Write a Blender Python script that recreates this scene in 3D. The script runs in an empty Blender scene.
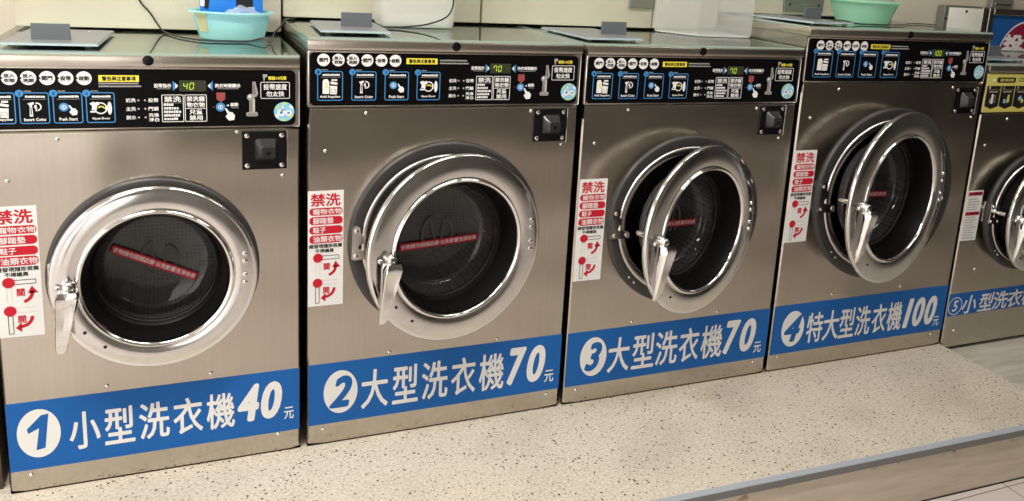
import bpy, bmesh, math, random
from mathutils import Vector, Matrix
R = math.radians
C = bpy.context.scene.collection
rnd = random.Random(4)

# ------------------------------------------------------------------ materials
MATS = {}
def base_mat(name):
    m = bpy.data.materials.new(name); m.use_nodes = True
    nt = m.node_tree
    return m, nt, nt.nodes['Principled BSDF']
def plain(name, col, rough=.5, metal=0., spec=.5, coat=0., emit=None, estr=0.):
    m, nt, b = base_mat(name)
    b.inputs['Base Color'].default_value = (*col, 1)
    b.inputs['Roughness'].default_value = rough
    b.inputs['Metallic'].default_value = metal
    b.inputs['Specular IOR Level'].default_value = spec
    b.inputs['Coat Weight'].default_value = coat
    if emit:
        b.inputs['Emission Color'].default_value = (*emit, 1)
        b.inputs['Emission Strength'].default_value = estr
    MATS[name] = m
    return m
def N(nt, t, **kw):
    n = nt.nodes.new(t)
    for k, v in kw.items():
        if k in n.inputs: n.inputs[k].default_value = v
        else: setattr(n, k, v)
    return n
def coords(nt, scale=(1, 1, 1), kind='Object'):
    tc = N(nt, 'ShaderNodeTexCoord'); mp = N(nt, 'ShaderNodeMapping')
    mp.inputs['Scale'].default_value = scale
    nt.links.new(tc.outputs[kind], mp.inputs['Vector'])
    return mp.outputs['Vector']
def ramp(nt, fac, stops):
    r = N(nt, 'ShaderNodeValToRGB')
    e = r.color_ramp.elements
    e[0].position, e[0].color = stops[0][0], (*stops[0][1], 1)
    e[1].position, e[1].color = stops[-1][0], (*stops[-1][1], 1)
    for p, c in stops[1:-1]:
        k = e.new(p); k.color = (*c, 1)
    nt.links.new(fac, r.inputs['Fac'])
    return r.outputs['Color']

def steel(name, col, rough, wave=.0, brush=(140, 140, 2.5), rvar=.04):
    m, nt, b = base_mat(name)
    b.inputs['Metallic'].default_value = 1
    L = nt.links
    v1 = coords(nt, brush)
    n1 = N(nt, 'ShaderNodeTexNoise', Scale=1.0, Detail=3.0, Roughness=.6); L.new(v1, n1.inputs['Vector'])
    v2 = coords(nt, (1, 1, 1))
    n2 = N(nt, 'ShaderNodeTexNoise', Scale=3.2, Detail=1.0, Roughness=.4); L.new(v2, n2.inputs['Vector'])
    n3 = N(nt, 'ShaderNodeTexNoise', Scale=7.0, Detail=5.0, Roughness=.65); L.new(v2, n3.inputs['Vector'])
    mr = N(nt, 'ShaderNodeMapRange'); L.new(n3.outputs['Fac'], mr.inputs['Value'])
    mr.inputs['From Min'].default_value = .3; mr.inputs['From Max'].default_value = .7
    mr.inputs['To Min'].default_value = rough - rvar * .5; mr.inputs['To Max'].default_value = rough + rvar * .5
    L.new(mr.outputs['Result'], b.inputs['Roughness'])
    c = ramp(nt, n1.outputs['Fac'], [(.3, tuple(x * .95 for x in col)), (.7, tuple(min(1, x * 1.03) for x in col))])
    L.new(c, b.inputs['Base Color'])
    if wave:
        b1 = N(nt, 'ShaderNodeBump', Strength=1.0, Distance=wave); L.new(n2.outputs['Fac'], b1.inputs['Height'])
        L.new(b1.outputs['Normal'], b.inputs['Normal'])
    MATS[name] = m
    return m

steel('panel_steel', (.55, .505, .435), .20, wave=.016)
steel('strip_steel', (.62, .57, .50), .26, wave=.002, brush=(3, 140, 140))
steel('ring_steel', (.74, .725, .705), .17, wave=.0015, brush=(40, 40, 40), rvar=.14)
steel('rim_steel', (.72, .69, .65), .25, wave=.0, brush=(30, 30, 30))
plain('chrome', (.80, .79, .78), .06, 1)
plain('bolt_metal', (.78, .75, .72), .18, 1)
plain('edge_steel', (.75, .72, .68), .2, 1)
plain('bezel_grey', (.034, .033, .032), .38, .0, spec=.5)
plain('rubber', (.005, .005, .005), .45, spec=.12)
plain('black_plastic', (.006, .006, .006), .25, spec=.25)
plain('black_film', (.004, .004, .004), .22, spec=.10)
plain('black_print', (.01, .01, .01), .4)
plain('white_print', (.80, .79, .77), .4)
plain('sticker_white', (.78, .775, .755), .42)
plain('red_print', (.52, .014, .030), .42, spec=.2)
plain('yellow_print', (.85, .72, .06), .42)
plain('panel_yellow', (.62, .56, .13), .4)
plain('blue_print', (.045, .24, .55), .4)
plain('banner_blue', (.016, .120, .40), .42, spec=.12)
plain('disc_blue', (.016, .120, .40), .42, spec=.12)
plain('logo_blue', (.22, .55, .80), .4)
plain('logo_green', (.55, .68, .15), .4)
plain('grey_print', (.38, .37, .36), .4)
plain('slide_print', (.33, .31, .28), .35)
plain('slide_dark', (.16, .15, .14), .35)
plain('shield_red', (.30, .06, .055), .4)
plain('lcd', (.035, .040, .022), .25)
plain('led', (.3, .5, .02), .4, emit=(.60, .80, .05), estr=.75)
plain('knob_grey', (.022, .022, .023), .22)
plain('tray_grey', (.19, .20, .215), .35)
plain('tab_grey', (.12, .13, .14), .45)
plain('tray_edge', (.42, .50, .55), .2)  # pale glassy edge colour with the edge highlight painted in
plain('cable', (.012, .012, .012), .4)
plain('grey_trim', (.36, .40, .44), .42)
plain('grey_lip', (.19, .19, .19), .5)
plain('near_black', (.012, .010, .009), .7)
plain('shade_brown', (.055, .035, .022), .5)
plain('box_blue', (.015, .19, .68), .4)
plain('plate_grey', (.27, .26, .23), .42, .55)
plain('sign_blue', (.015, .09, .30), .32)
plain('sign_red', (.26, .012, .045), .34)
plain('wall_paint', (.62, .57, .46), .6)
plain('ceiling_paint', (.72, .71, .68), .7)
plain('far_wall_paint', (.17, .165, .15), .6)
plain('white_enamel', (.80, .78, .71), .45)
plain('screw_dark', (.03, .03, .03), .4, .6)
plain('tube_light', (.9, .9, .9), .4, emit=(1., .97, .92), estr=9)
plain('lamp_body', (.75, .75, .74), .5)

def cream():
    m, nt, b = base_mat('cream_paint')
    v = coords(nt, (1, 1, 1)); n = N(nt, 'ShaderNodeTexNoise', Scale=5.0, Detail=4.0); nt.links.new(v, n.inputs['Vector'])
    c = ramp(nt, n.outputs['Fac'], [(.3, (.57, .515, .41)), (.7, (.61, .555, .445))])
    nt.links.new(c, b.inputs['Base Color']); b.inputs['Roughness'].default_value = .38
    MATS['cream_paint'] = m
cream()

def translucent(name, col, trans, rough, tint=(1, 1, 1)):
    """thin plastic: part see-through, part diffuse body, glossy skin"""
    m, nt, b = base_mat(name)
    L = nt.links; out = nt.nodes['Material Output']
    b.inputs['Base Color'].default_value = (*col, 1); b.inputs['Roughness'].default_value = rough
    tl = N(nt, 'ShaderNodeBsdfTranslucent'); tl.inputs['Color'].default_value = (*col, 1)
    mx0 = N(nt, 'ShaderNodeMixShader'); mx0.inputs[0].default_value = .4
    L.new(b.outputs[0], mx0.inputs[1]); L.new(tl.outputs[0], mx0.inputs[2])
    tr = N(nt, 'ShaderNodeBsdfTransparent'); tr.inputs['Color'].default_value = (*tint, 1)
    mx = N(nt, 'ShaderNodeMixShader'); mx.inputs[0].default_value = trans
    L.new(mx0.outputs[0], mx.inputs[1]); L.new(tr.outputs[0], mx.inputs[2]); L.new(mx.outputs[0], out.inputs['Surface'])
    MATS[name] = m
translucent('frosted_plastic', (.82, .80, .77), .22, .3)
translucent('clear_plastic', (.82, .82, .82), .66, .15)
translucent('box_base', (.85, .85, .84), .12, .2)
translucent('aqua_plastic', (.50, .84, .83), .30, .25)
translucent('mint_plastic', (.45, .76, .60), .15, .3)
translucent('bag_film', (.80, .84, .88), .6, .12)

def glass(name, tint, gloss, f0=.08, haze=0.):
    m, nt, b = base_mat(name)
    L = nt.links; out = nt.nodes['Material Output']
    tr = N(nt, 'ShaderNodeBsdfTransparent'); tr.inputs['Color'].default_value = (*tint, 1)
    gl = N(nt, 'ShaderNodeBsdfGlossy'); gl.inputs['Roughness'].default_value = gloss
    lw = N(nt, 'ShaderNodeLayerWeight'); lw.inputs['Blend'].default_value = .5
    pw = N(nt, 'ShaderNodeMath', operation='POWER'); L.new(lw.outputs['Facing'], pw.inputs[0]); pw.inputs[1].default_value = 4.5
    mr = N(nt, 'ShaderNodeMapRange'); mr.inputs['To Min'].default_value = f0; L.new(pw.outputs[0], mr.inputs['Value'])
    mx = N(nt, 'ShaderNodeMixShader'); L.new(mr.outputs['Result'], mx.inputs[0]); L.new(tr.outputs[0], mx.inputs[1]); L.new(gl.outputs[0], mx.inputs[2])
    last = mx
    if haze:
        df = N(nt, 'ShaderNodeBsdfDiffuse'); df.inputs['Color'].default_value = (.5, .5, .5, 1)  # grey diffuse standing in for the pale reflection veil in the bowl
        m2 = N(nt, 'ShaderNodeMixShader'); m2.inputs[0].default_value = haze
        L.new(mx.outputs[0], m2.inputs[1]); L.new(df.outputs[0], m2.inputs[2]); last = m2
    L.new(last.outputs[0], out.inputs['Surface'])
    MATS[name] = m
glass('door_glass', (.42, .42, .42), .05, .05, .07)
glass('top_glass', (.88, .96, .91), .02, .07)
plain('glass_edge', (.34, .43, .37), .15)
plain('top_steel_lit', (.86, .86, .82), .14, 1)  # same steel brightened on the top face, pale reflection put into the colour

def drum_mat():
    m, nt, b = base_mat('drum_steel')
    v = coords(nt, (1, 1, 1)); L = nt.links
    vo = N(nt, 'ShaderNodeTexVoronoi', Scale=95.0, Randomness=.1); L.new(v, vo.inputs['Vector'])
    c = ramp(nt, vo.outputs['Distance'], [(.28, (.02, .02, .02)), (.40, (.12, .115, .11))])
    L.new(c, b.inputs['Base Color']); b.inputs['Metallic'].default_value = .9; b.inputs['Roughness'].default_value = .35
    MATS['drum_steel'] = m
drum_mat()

def terrazzo():
    m, nt, b = base_mat('terrazzo'); L = nt.links
    v = coords(nt, (1, 1, 1))
    n = N(nt, 'ShaderNodeTexNoise', Scale=130.0, Detail=3.0, Roughness=.75); L.new(v, n.inputs['Vector'])
    n0 = N(nt, 'ShaderNodeTexNoise', Scale=4.0, Detail=4.0); L.new(v, n0.inputs['Vector'])
    c = ramp(nt, n.outputs['Fac'], [(.32, (.42, .365, .29)), (.5, (.60, .54, .44)), (.66, (.70, .645, .54))])
    dirt = ramp(nt, n0.outputs['Fac'], [(.30, (.78, .77, .76)), (.55, (1, 1, 1))])
    mul = N(nt, 'ShaderNodeMixRGB'); mul.blend_type = 'MULTIPLY'; mul.inputs[0].default_value = .7
    L.new(c, mul.inputs[1]); L.new(dirt, mul.inputs[2])
    last = mul.outputs[0]
    for sc, th, col in ((100, .17, (.035, .022, .016)), (80, .11, (.16, .075, .035)), (165, .19, (.10, .08, .06)), (110, .10, (.74, .69, .60))):
        vo = N(nt, 'ShaderNodeTexVoronoi', Scale=float(sc)); L.new(v, vo.inputs['Vector'])
        sep = N(nt, 'ShaderNodeSeparateColor'); L.new(vo.outputs['Color'], sep.inputs[0])
        a = N(nt, 'ShaderNodeMath', operation='LESS_THAN'); L.new(vo.outputs['Distance'], a.inputs[0])
        t = N(nt, 'ShaderNodeMath', operation='MULTIPLY'); L.new(sep.outputs[0], t.inputs[0]); t.inputs[1].default_value = th * 8
        t2 = N(nt, 'ShaderNodeMath', operation='SUBTRACT'); L.new(t.outputs[0], t2.inputs[0]); t2.inputs[1].default_value = th * 5.9
        L.new(t2.outputs[0], a.inputs[1])
        mx = N(nt, 'ShaderNodeMixRGB'); L.new(a.outputs[0], mx.inputs[0]); L.new(last, mx.inputs[1]); mx.inputs[2].default_value = (*col, 1)
        last = mx.outputs[0]
    L.new(last, b.inputs['Base Color']); b.inputs['Roughness'].default_value = .48
    MATS['terrazzo'] = m
terrazzo()

def wood(name, cols, stain=False, stretch=(1.5, 14, 14)):
    m, nt, b = base_mat(name); L = nt.links
    v = coords(nt, stretch)
    n = N(nt, 'ShaderNodeTexNoise', Scale=2.2, Detail=7.0, Roughness=.62); L.new(v, n.inputs['Vector'])
    c = ramp(nt, n.outputs['Fac'], [(.30, cols[0]), (.5, cols[1]), (.70, cols[2])])
    if stain:
        v2 = coords(nt, (1, 1, 1))
        n2 = N(nt, 'ShaderNodeTexNoise', Scale=18.0, Detail=4.0); L.new(v2, n2.inputs['Vector'])
        sx = N(nt, 'ShaderNodeSeparateXYZ'); L.new(v2, sx.inputs[0])
        mr = N(nt, 'ShaderNodeMapRange'); mr.inputs['From Min'].default_value = -.05; mr.inputs['From Max'].default_value = -.026
        L.new(sx.outputs['Z'], mr.inputs['Value'])
        mu = N(nt, 'ShaderNodeMath', operation='MULTIPLY'); L.new(mr.outputs[0], mu.inputs[0])
        gt = N(nt, 'ShaderNodeMapRange'); gt.inputs['From Min'].default_value = .62; gt.inputs['From Max'].default_value = .70
        L.new(n2.outputs['Fac'], gt.inputs['Value']); L.new(gt.outputs[0], mu.inputs[1])
        mx = N(nt, 'ShaderNodeMixRGB'); L.new(mu.outputs[0], mx.inputs[0]); L.new(c, mx.inputs[1]); mx.inputs[2].default_value = (.26, .15, .06, 1)
        c = mx.outputs[0]
    L.new(c, b.inputs['Base Color']); b.inputs['Roughness'].default_value = .42
    MATS[name] = m
wood('riser_wood', [(.45, .385, .29), (.60, .52, .41), (.68, .60, .48)], True)
wood('plank_wood', [(.40, .375, .31), (.52, .49, .42), (.60, .57, .50)])

def tiles():
    m, nt, b = base_mat('pink_tile'); L = nt.links
    tc = N(nt, 'ShaderNodeTexCoord'); mp = N(nt, 'ShaderNodeMapping'); L.new(tc.outputs['Object'], mp.inputs['Vector'])
    mp.inputs['Location'].default_value = (-1.887, .532, 0); mp.vector_type = 'POINT'
    br = N(nt, 'ShaderNodeTexBrick'); br.offset = 0; br.squash = 1
    L.new(mp.outputs[0], br.inputs['Vector'])
    br.inputs['Scale'].default_value = 1; br.inputs['Mortar Size'].default_value = .0016; br.inputs['Mortar Smooth'].default_value = .1
    br.inputs['Brick Width'].default_value = .3; br.inputs['Row Height'].default_value = .3
    br.inputs['Color1'].default_value = (.57, .51, .475, 1); br.inputs['Color2'].default_value = (.60, .54, .505, 1); br.inputs['Mortar'].default_value = (.07, .05, .04, 1)
    L.new(br.outputs['Color'], b.inputs['Base Color']); b.inputs['Roughness'].default_value = .3
    MATS['pink_tile'] = m
tiles()

# ------------------------------------------------------------------ mesh helpers
def mesh_obj(name, bm, mats, parent=None, loc=(0, 0, 0), rot=(0, 0, 0), smooth=35):
    me = bpy.data.meshes.new(name)
    bm.normal_update()
    bm.to_mesh(me); bm.free()
    for m in ([mats] if isinstance(mats, str) else mats):
        me.materials.append(MATS[m])
    if smooth:
        me.polygons.foreach_set('use_smooth', [True] * len(me.polygons))
        me.set_sharp_from_angle(angle=R(smooth))
    o = bpy.data.objects.new(name, me); C.objects.link(o)
    o.parent = parent; o.location = loc; o.rotation_euler = rot
    return o
def empty(name, loc, label, cat, group=None, rz=0.):
    o = bpy.data.objects.new(name, None); C.objects.link(o)
    o.empty_display_size = .05
    o.location = loc; o.rotation_euler = (0, 0, rz)
    return tag(o, label, cat, group)
def tag(o, label=None, cat=None, group=None, kind=None):
    if label: o['label'] = label
    if cat: o['category'] = cat
    if group: o['group'] = group
    if kind: o['kind'] = kind
    return o
def box(bm, x0, x1, y0, y1, z0, z1, bev=0., seg=2, mi=0):
    vs = [bm.verts.new((x, y, z)) for x in (x0, x1) for y in (y0, y1) for z in (z0, z1)]
    fs = []
    for idx in ((0, 1, 3, 2), (4, 6, 7, 5), (0, 4, 5, 1), (2, 3, 7, 6), (0, 2, 6, 4), (1, 5, 7, 3)):
        f = bm.faces.new([vs[i] for i in idx]); f.material_index = mi; fs.append(f)
    if bev:
        es = list({e for f in fs for e in f.edges})
        bmesh.ops.bevel(bm, geom=es, offset=bev, segments=seg, affect='EDGES', profile=.5)
    return fs
def lathe(bm, prof, c=(0, 0, 0), axis='y', n=64, mi=0, close=False):
    """prof: (radius, height along axis). axis 'y' = along +y, 'z' = along +z"""
    rings = []
    for r, h in prof:
        ring = []
        if r < 1e-7:
            p = (c[0], c[1] + h, c[2]) if axis == 'y' else (c[0], c[1], c[2] + h)
            ring = [bm.verts.new(p)] * n
        else:
            for i in range(n):
                a = 2 * math.pi * i / n
                if axis == 'y': p = (c[0] + r * math.cos(a), c[1] + h, c[2] + r * math.sin(a))
                else: p = (c[0] + r * math.cos(a), c[1] + r * math.sin(a), c[2] + h)
                ring.append(bm.verts.new(p))
        rings.append(ring)
    pairs = list(zip(rings[:-1], rings[1:]))
    if close: pairs.append((rings[-1], rings[0]))
    for A, B in pairs:
        for i in range(n):
            j = (i + 1) % n
            q = []
            for v in (A[i], A[j], B[j], B[i]):
                if v not in q: q.append(v)
            if len(q) >= 3:
                try:
                    f = bm.faces.new(q); f.material_index = mi
                except ValueError: pass
    return rings
def fix(bm):
    bmesh.ops.recalc_face_normals(bm, faces=bm.faces[:]); return bm
def rrect(x0, x1, z0, z1, r, n=5):
    pts = []
    for cx, cz, a0 in ((x1 - r, z1 - r, 0), (x0 + r, z1 - r, 90), (x0 + r, z0 + r, 180), (x1 - r, z0 + r, 270)):
        for k in range(n + 1):
            a = R(a0 + 90 * k / n); pts.append((cx + r * math.cos(a), cz + r * math.sin(a)))
    return pts
def plate(bm, pts, y0, y1, mi=0, bev=0.):
    """prism from xz outline, front y0 (towards viewer) to y1"""
    A = [bm.verts.new((x, y0, z)) for x, z in pts]; B = [bm.verts.new((x, y1, z)) for x, z in pts]
    n = len(pts); fs = [bm.faces.new(A), bm.faces.new(B[::-1])]
    for i in range(n): fs.append(bm.faces.new((A[i], B[i], B[(i + 1) % n], A[(i + 1) % n])))
    for f in fs: f.material_index = mi
    return fs
def slab(bm, pts, z0, z1, mi=0):
    A = [bm.verts.new((x, y, z1)) for x, y in pts]; B = [bm.verts.new((x, y, z0)) for x, y in pts]
    n = len(pts); fs = [bm.faces.new(A), bm.faces.new(B[::-1])]
    for i in range(n): fs.append(bm.faces.new((A[i], B[i], B[(i + 1) % n], A[(i + 1) % n])))
    for f in fs: f.material_index = mi
    return fs
def spline(pts, k=8):
    P = [Vector(p) for p in pts]; out = []
    for i in range(len(P) - 1):
        a, b, c, d = P[max(i - 1, 0)], P[i], P[i + 1], P[min(i + 2, len(P) - 1)]
        for j in range(k):
            t = j / k
            out.append(.5 * ((2 * b) + (c - a) * t + (2 * a - 5 * b + 4 * c - d) * t * t + (3 * b - a - 3 * c + d) * t ** 3))
    out.append(P[-1]); return out
def tube(bm, pts, r, n=8, mi=0):
    prev = None; rings = []
    up = Vector((0, 0, 1))
    for i, p in enumerate(pts):
        d = (pts[min(i + 1, len(pts) - 1)] - pts[max(i - 1, 0)]).normalized()
        if abs(d.dot(up)) > .95: up = Vector((0, 1, 0))
        a = d.cross(up).normalized(); b = a.cross(d).normalized(); up = b
        rings.append([bm.verts.new(p + r * (math.cos(2 * math.pi * k / n) * a + math.sin(2 * math.pi * k / n) * b)) for k in range(n)])
    for A, B in zip(rings[:-1], rings[1:]):
        for k in range(n): bm.faces.new((A[k], A[(k + 1) % n], B[(k + 1) % n], B[k])).material_index = mi
    bm.faces.new(rings[0][::-1]); bm.faces.new(rings[-1])

# ------------------------------------------------------------------ lettering
GL = {}
def glyphs(text, bold=0., res=3):
    key = (text, bold, res)
    if key in GL: return GL[key]
    cu = bpy.data.curves.new('lettering', 'FONT'); cu.body = text; cu.resolution_u = res; cu.offset = bold
    o = bpy.data.objects.new('lettering', cu); C.objects.link(o)
    dg = bpy.context.evaluated_depsgraph_get()
    me = bpy.data.meshes.new_from_object(o.evaluated_get(dg))
    vs = [(v.co.x, v.co.y) for v in me.vertices]; fs = [tuple(p.vertices) for p in me.polygons]
    bpy.data.objects.remove(o); bpy.data.curves.remove(cu); bpy.data.meshes.remove(me)
    GL[key] = (vs, fs); return GL[key]

class Flat:
    """printed graphics on one sheet: coloured flat shapes, a fraction of a millimetre thick, facing -y"""
    def __init__(s, y=0.):
        s.bm = bmesh.new(); s.mats = []; s.y = y; s.lay = 0
    def mi(s, m):
        if m not in s.mats: s.mats.append(m)
        return s.mats.index(m)
    def yy(s, k): return s.y - .00025 * k
    def poly(s, pts, m, k=1):
        v = [s.bm.verts.new((x, s.yy(k), z)) for x, z in pts]
        f = s.bm.faces.new(v); f.normal_update()
        if f.normal.y > 0: f.normal_flip()
        f.material_index = s.mi(m)
    def rect(s, x0, x1, z0, z1, m, k=1): s.poly([(x0, z0), (x1, z0), (x1, z1), (x0, z1)], m, k)
    def rr(s, x0, x1, z0, z1, r, m, k=1, n=4): s.poly(rrect(x0, x1, z0, z1, r, n), m, k)
    def disc(s, x, z, r, m, k=1, n=28, rz=None):
        rz = rz or r
        s.poly([(x + r * math.cos(2 * math.pi * i / n), z + rz * math.sin(2 * math.pi * i / n)) for i in range(n)], m, k)
    def frame(s, x0, x1, z0, z1, t, m, k=1, r=0.):
        if r:
            a = rrect(x0, x1, z0, z1, r, 4); b = rrect(x0 + t, x1 - t, z0 + t, z1 - t, max(r - t, 1e-4), 4)
            n = len(a)
            for i in range(n): s.poly([a[i], a[(i + 1) % n], b[(i + 1) % n], b[i]], m, k)
        else:
            s.rect(x0, x1, z0, z0 + t, m, k); s.rect(x0, x1, z1 - t, z1, m, k); s.rect(x0, x0 + t, z0 + t, z1 - t, m, k); s.rect(x1 - t, x1, z0 + t, z1 - t, m, k)
    def arc(s, x, z, r0, r1, a0, a1, m, k=1, n=14):
        for i in range(n):
            p, q = R(a0 + (a1 - a0) * i / n), R(a0 + (a1 - a0) * (i + 1) / n)
            s.poly([(x + r0 * math.cos(p), z + r0 * math.sin(p)), (x + r1 * math.cos(p), z + r1 * math.sin(p)), (x + r1 * math.cos(q), z + r1 * math.sin(q)), (x + r0 * math.cos(q), z + r0 * math.sin(q))], m, k)
    def bar(s, x0, z0, x1, z1, t, m, k=1):
        d = Vector((x1 - x0, z1 - z0)).normalized(); n = Vector((-d.y, d.x)) * t / 2
        s.poly([(x0 + n.x, z0 + n.y), (x0 - n.x, z0 - n.y), (x1 - n.x, z1 - n.y), (x1 + n.x, z1 + n.y)], m, k)
    def text(s, t, x0, x1, z0, z1, m, k=1, bold=.02, shear=0., res=3, rot=0., fat=0., nf=8):
        if bold and not fat: fat, nf = bold * (z1 - z0), 4
        if fat:   # heavy rounded strokes: the same outline laid down in a small ring
            for i in range(nf):
                a = 2 * math.pi * i / nf; dx, dz = fat * math.cos(a), fat * math.sin(a)
                s.text(t, x0 + fat + dx, x1 - fat + dx, z0 + fat + dz, z1 - fat + dz, m, k + .02 * i, 0., shear, res, rot)
            return
        vs, fs = glyphs(t, 0., res)
        vs = [(x + shear * y, y) for x, y in vs]
        xa, xb = min(v[0] for v in vs), max(v[0] for v in vs); ya, yb = min(v[1] for v in vs), max(v[1] for v in vs)
        q = []
        cx, cz = (x0 + x1) / 2, (z0 + z1) / 2; ca, sa = math.cos(rot), math.sin(rot)
        for x, y in vs:
            X = x0 + (x - xa) / (xb - xa) * (x1 - x0); Z = z0 + (y - ya) / (yb - ya) * (z1 - z0)
            if rot: X, Z = cx + (X - cx) * ca - (Z - cz) * sa, cz + (X - cx) * sa + (Z - cz) * ca
            q.append(s.bm.verts.new((X, s.yy(k), Z)))
        mi = s.mi(m)
        for f in fs:
            try:
                nf = s.bm.faces.new([q[i] for i in f]); nf.material_index = mi; nf.normal_update()
                if nf.normal.y > 0: nf.normal_flip()
            except ValueError: pass
    def dashes(s, x0, x1, z, h, m, k=1):
        """fine print too small to read"""
        x = x0
        while x < x1 - h * .4:
            w = min(h * rnd.uniform(.7, 1.1), x1 - x); s.rect(x, x + w * .8, z, z + h * rnd.uniform(.8, 1), m, k); x += w
    def build(s, name, parent, loc=(0, 0, 0), rot=(0, 0, 0)):
        return mesh_obj(name, s.bm, s.mats, parent, loc, rot, smooth=0)

# ------------------------------------------------------------------ pieces of a washing machine
def dome(bm, x, y, z, r, h, n=12, mi=0):
    lathe(bm, [(r, 0), (r, -h * .3), (r * .85, -h * .7), (r * .5, -h * .95), (0, -h)], (x, y, z), 'y', n, mi)

def hand_icon(F, x, z, s, m, k):
    F.poly([(x - .42 * s, z + .62 * s), (x - .28 * s, z + .66 * s), (x - .02 * s, z + .28 * s), (x + .3 * s, z + .22 * s), (x + .52 * s, z - .1 * s), (x + .44 * s, z - .55 * s), (x - .05 * s, z - .62 * s), (x - .38 * s, z - .2 * s), (x - .3 * s, z - .08 * s), (x - .16 * s, z + .02 * s)], m, k)

SEG = {'0': 'abcdef', '1': 'bc', '2': 'abged', '3': 'abgcd', '4': 'fgbc', '5': 'afgcd', '6': 'afgedc', '7': 'fabc', '8': 'abcdefg', '9': 'abcdfg'}
def seven(F, ch, x, z, w, h, m, k):
    t = w * .2; sl = .12
    P = {'a': ((0, h), (w, h)), 'd': ((0, 0), (w, 0)), 'g': ((0, h / 2), (w, h / 2)), 'f': ((0, h / 2), (0, h)), 'b': ((w, h / 2), (w, h)), 'e': ((0, 0), (0, h / 2)), 'c': ((w, 0), (w, h / 2))}
    for c in SEG[ch]:
        (ax, az), (bx, bz) = P[c]
        g = .12
        ax, bx = ax + (bx - ax) * g, bx - (bx - ax) * g; az, bz = az + (bz - az) * g, bz - (bz - az) * g
        F.bar(x + ax + sl * az, z + az, x + bx + sl * bz, z + bz, t, m, k)

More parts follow.
